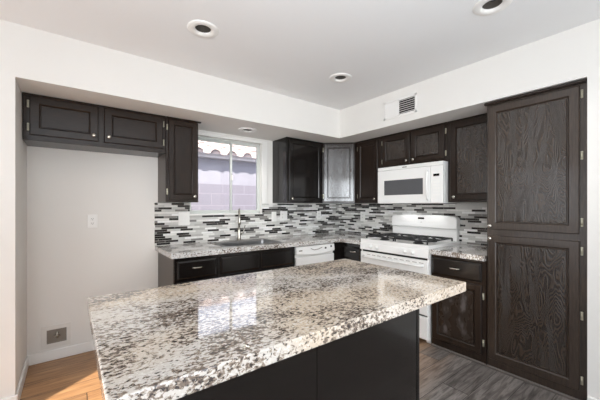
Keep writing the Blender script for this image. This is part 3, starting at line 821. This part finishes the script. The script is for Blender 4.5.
   # added fill under the microwave to brighten backsplash and cooktop
boxo('top_grille', (-.398, -.372, MY0, MY1, 1.700, MZ1), M['white'], mw, bev=.004)
yk = -1.668
dr = boxo('door', (-.400, -.372, yk+.002, MY1, MZ0+.003, 1.698), M['white'], mw, bev=.006, seg=2)
rc = MB(); rc.box(-.4025, -.399, -1.605, -1.095, 1.400, 1.598, bev=.001); obj('window_surround', rc, M['whitematte'], dr)
boxo('window', (-.4045, -.402, -1.590, -1.113, 1.417, 1.583), M['blackglass'], dr)
M['mwglass'] = plain('microwave_screen', srgb(92, 92, 94), 0.12, noise=.02)
for ch in dr.children:
    if ch.name.startswith('window') and 'surround' not in ch.name: ch.data.materials[0] = M['mwglass']
b = MB(); b.tube([(-.400, -1.640, 1.655), (-.425, -1.645, 1.640), (-.435, -1.648, 1.58), (-.438, -1.648, 1.51), (-.435, -1.648, 1.43), (-.425, -1.645, 1.37), (-.400, -1.640, 1.355)], .008, 8)
obj('handle', b, M['white'], dr)
kp = boxo('keypad', (-.400, -.372, MY0, yk-.002, MZ0+.003, 1.698), M['white'], mw, bev=.006, seg=2)
boxo('display', (-.402, -.3995, -1.762, -1.700, 1.592, 1.616), M['blackglass'], kp)
for i in range(3):
    for j in range(5): boxo('button', (-.4015, -.3995, -1.764+i*.024, -1.746+i*.024, 1.40+j*.032, 1.416+j*.032), M['whitematte'], kp)
boxo('badge', (-.4005, -.3975, -1.40, -1.345, 1.712, 1.722), M['boxgrey'], mw)

# ------------------------------------------------------------------ island
IX0, IX1, IY0, IY1, IZ = -3.221, -1.715, -2.595, -1.766, .922
o = slab('countertop', [(IX0, IY0), (IX1, IY0), (IX1, IY1), (IX0, IY1)], [], IZ-.047, IZ, .004, 'granite')
tag(o, 'large cream and grey granite slab on the island in the foreground', 'countertop')
isl = thing('kitchen_island', 'dark brown island base with flat panels beneath the big granite slab', 'island', (-2.48, -2.08, 0))
bx0, bx1, by0, by1 = -3.17, -1.772, -2.360, -1.80
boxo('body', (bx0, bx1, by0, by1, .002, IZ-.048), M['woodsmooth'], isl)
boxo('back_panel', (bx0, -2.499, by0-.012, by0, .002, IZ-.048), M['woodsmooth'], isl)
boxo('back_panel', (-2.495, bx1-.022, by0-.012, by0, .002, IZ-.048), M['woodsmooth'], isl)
boxo('corner_trim', (bx1-.020, bx1+.004, by0-.016, by0+.02, .002, IZ-.048), M['woodsmooth'], isl, bev=.004, seg=2)
Fi = frame((0, by1, 0), (-1, 0, 0), (0, 1, 0))
for k in range(3):
    a0 = -bx1+.015+k*.458
    drawer(isl, Fi, a0, a0+.44, .69, .85, pull_at=(a0+.22, .77)); door(isl, Fi, a0, a0+.44, .11, .67, matn='woodsmooth', panel='woodsmooth', knob_at=(a0+.41, .63))

# ------------------------------------------------------------------ ceiling lights
def can(x, y, z, label, tilt):
    t = thing('recessed_light', label, 'ceiling light', (x, y, z), 0, None)
    r = MB(); r.lathe([(.083, .012), (.100, .001), (.100, -.003), (.094, -.008), (.070, -.010), (.052, -.004), (.050, .004)], Matrix.Translation((x, y, z)), 40)
    obj('trim_ring', r, M['whitematte'], t)
    b = MB(); b.lathe([(.051, .002), (.049, .03), (.047, .075), (.0, .076)], Matrix.Translation((x, y, z)), 32)
    obj('baffle', b, M['baffle'], t)
    d = MB(); d.lathe([(0, -.022), (.018, -.019), (.032, -.008), (.036, .004), (.034, .02), (0, .021)], Matrix.Translation((x, y, z+.045)) @ Matrix.Rotation(tilt, 4, 'X'), 24)
    obj('bulb', d, M['bulb'], t)
    ld = bpy.data.lights.new('recessed_fill', 'SPOT'); ld.energy = 14; ld.spot_size = 2.4; ld.spot_blend = .8; ld.shadow_soft_size = 0; ld.color = (1, .97, .93)  # added fill light; the can's own lamp is off
    lo = bpy.data.objects.new('recessed_fill', ld); COL.objects.link(lo); lo.location = (x, y, z-.012)
can(*LIGHTS[0], 'round white recessed ceiling light at upper left, its lamp off', .3)
can(*LIGHTS[1], 'small round recessed ceiling light near the middle, above the vent', .3)
can(*LIGHTS[2], 'recessed ceiling light cut by the top edge at the upper right', .3)
can(*LIGHTS[3], 'recessed light in the soffit above the sink window', .3)

# ------------------------------------------------------------------ air vent in the right soffit
vt = thing('air_vent', 'white air register in the right soffit with open black louvers', 'vent', (XS, -1.48, 2.19))
b = MB(); y0, y1, z0, z1 = -1.672, -1.292, 2.195, 2.378
for q_ in ((y0, y1, z0, z0+.022), (y0, y1, z1-.022, z1), (y0, y0+.022, z0, z1), (y1-.022, y1, z0, z1), (-1.478, -1.462, z0, z1)):
    b.box(XS-.008, XS, q_[0], q_[1], q_[2], q_[3], bev=.002)
obj('frame', b, M['trim'], vt)
boxo('backing', (XS-.0025, XS-.0005, -1.651, -1.478, 2.217, 2.356), M['gap'], vt)
for k in range(7):
    zc = 2.224+k*.0205
    s_ = MB(); s_.box(-.0085, .0085, -1.651, -1.478, -.0012, .0012, mat=Matrix.Translation((XS-.008, 0, zc)) @ Matrix.Rotation(-.55, 4, 'Y'))
    obj('louver', s_, M['trim'], vt)
boxo('closed_damper', (XS-.005, XS-.001, -1.462, -1.313, 2.216, 2.357), M['whitematte'], vt)

# ------------------------------------------------------------------ outlets and switches
def plate(F, w, h, label, kind, name, cat):
    """F at the plate's centre: a along, d out"""
    t = thing(name, label, cat, (F @ Vector((0, 0, 0))))
    p = MB(); p.box(-w/2, w/2, 0, .006, -h/2, h/2, bev=.002, mat=F); obj('cover_plate', p, M['trim'], t)
    for i, k in enumerate(kind):
        a = (i-(len(kind)-1)/2)*.046
        if k == 'o':
            for s in (-1, 1):
                q_ = MB(); q_.box(a-.016, a+.016, .006, .008, s*.02-.014, s*.02+.014, bev=.001, mat=F)
                so = obj('socket', q_, M['whitematte'], t)
                q_ = MB()
                for e_ in (-.006, .006): q_.box(a+e_-.0012, a+e_+.0012, .008, .0085, s*.02-.002, s*.02+.007, mat=F)
                q_.box(a-.002, a+.002, .008, .0085, s*.02-.010, s*.02-.006, mat=F)
                obj('slots', q_, M['gap'], so)
        else:
            q_ = MB(); q_.box(a-.016, a+.016, .006, .010, -.033, .033, bev=.002, mat=F); obj('rocker', q_, M['whitematte'], t)
    return t
FB = lambda x, z, y=-.009: frame((x, y, z), (1, 0, 0), (0, -1, 0))
plate(FB(-2.322, 1.160), .115, .135, 'white double switch plate on tiles under the left wall cabinet', 'ss', 'wall_switch', 'switch')
plate(FB(-1.203, 1.158), .072, .125, 'white switch plate on tiles closest to the window right side', 's', 'wall_switch', 'switch')
plate(FB(-1.052, 1.165), .112, .125, 'wider white outlet plate on tiles under the glossy cabinet', 'os', 'wall_outlet', 'outlet')
plate(FB(-.445, 1.160), .080, .125, 'white outlet plate on the tiles just left of the corner', 'o', 'wall_outlet', 'outlet')
plate(frame((-.009, -.452, 1.152), (0, -1, 0), (-1, 0, 0)), .085, .125, 'white outlet plate on the tiles left of the range', 'o', 'wall_outlet', 'outlet')
plate(FB(-3.119, 1.160, 0), .076, .120, 'white outlet on the bare wall of the fridge alcove', 'o', 'wall_outlet', 'outlet')

# recessed ice maker water box
ib = thing('water_outlet_box', 'recessed beige water supply box low in the fridge alcove wall', 'outlet box', (-3.37, 0, .108))
b = MB()
X0, X1, Z0, Z1 = -3.471, -3.273, .106, .292; x0, x1, z0, z1 = -3.434, -3.303, .143, .256
b.box(X0, X1, -.008, 0, Z0, z0, bev=.001); b.box(X0, X1, -.008, 0, z1, Z1, bev=.001); b.box(X0, x0, -.008, 0, z0, z1, bev=.001); b.box(x1, X1, -.008, 0, z0, z1, bev=.001)
M['boxrim'] = plain('box_rim', srgb(226, 222, 216), .5)
obj('rim', b, M['boxrim'], ib)
b = MB(); b.box(x0, x1, -.0045, -.001, z0, z1); b.box(x0, x1, -.007, -.0045, z0, z0+.008)
obj('back_plate', b, M['boxgrey'], ib)
b = MB(); b.lathe([(0, 0), (.012, 0), (.012, .012), (.006, .014), (.006, .03), (0, .031)], Matrix.Translation((-3.365, -.005, .215)) @ Matrix.Rotation(PI/2, 4, 'X'), 14)
b.tube([(-3.365, -.02, .24), (-3.365, -.02, .185)], .006, 8); b.tube([(-3.388, -.026, .205), (-3.342, -.026, .205)], .004, 8)
obj('valve', b, M['nickel'], ib)
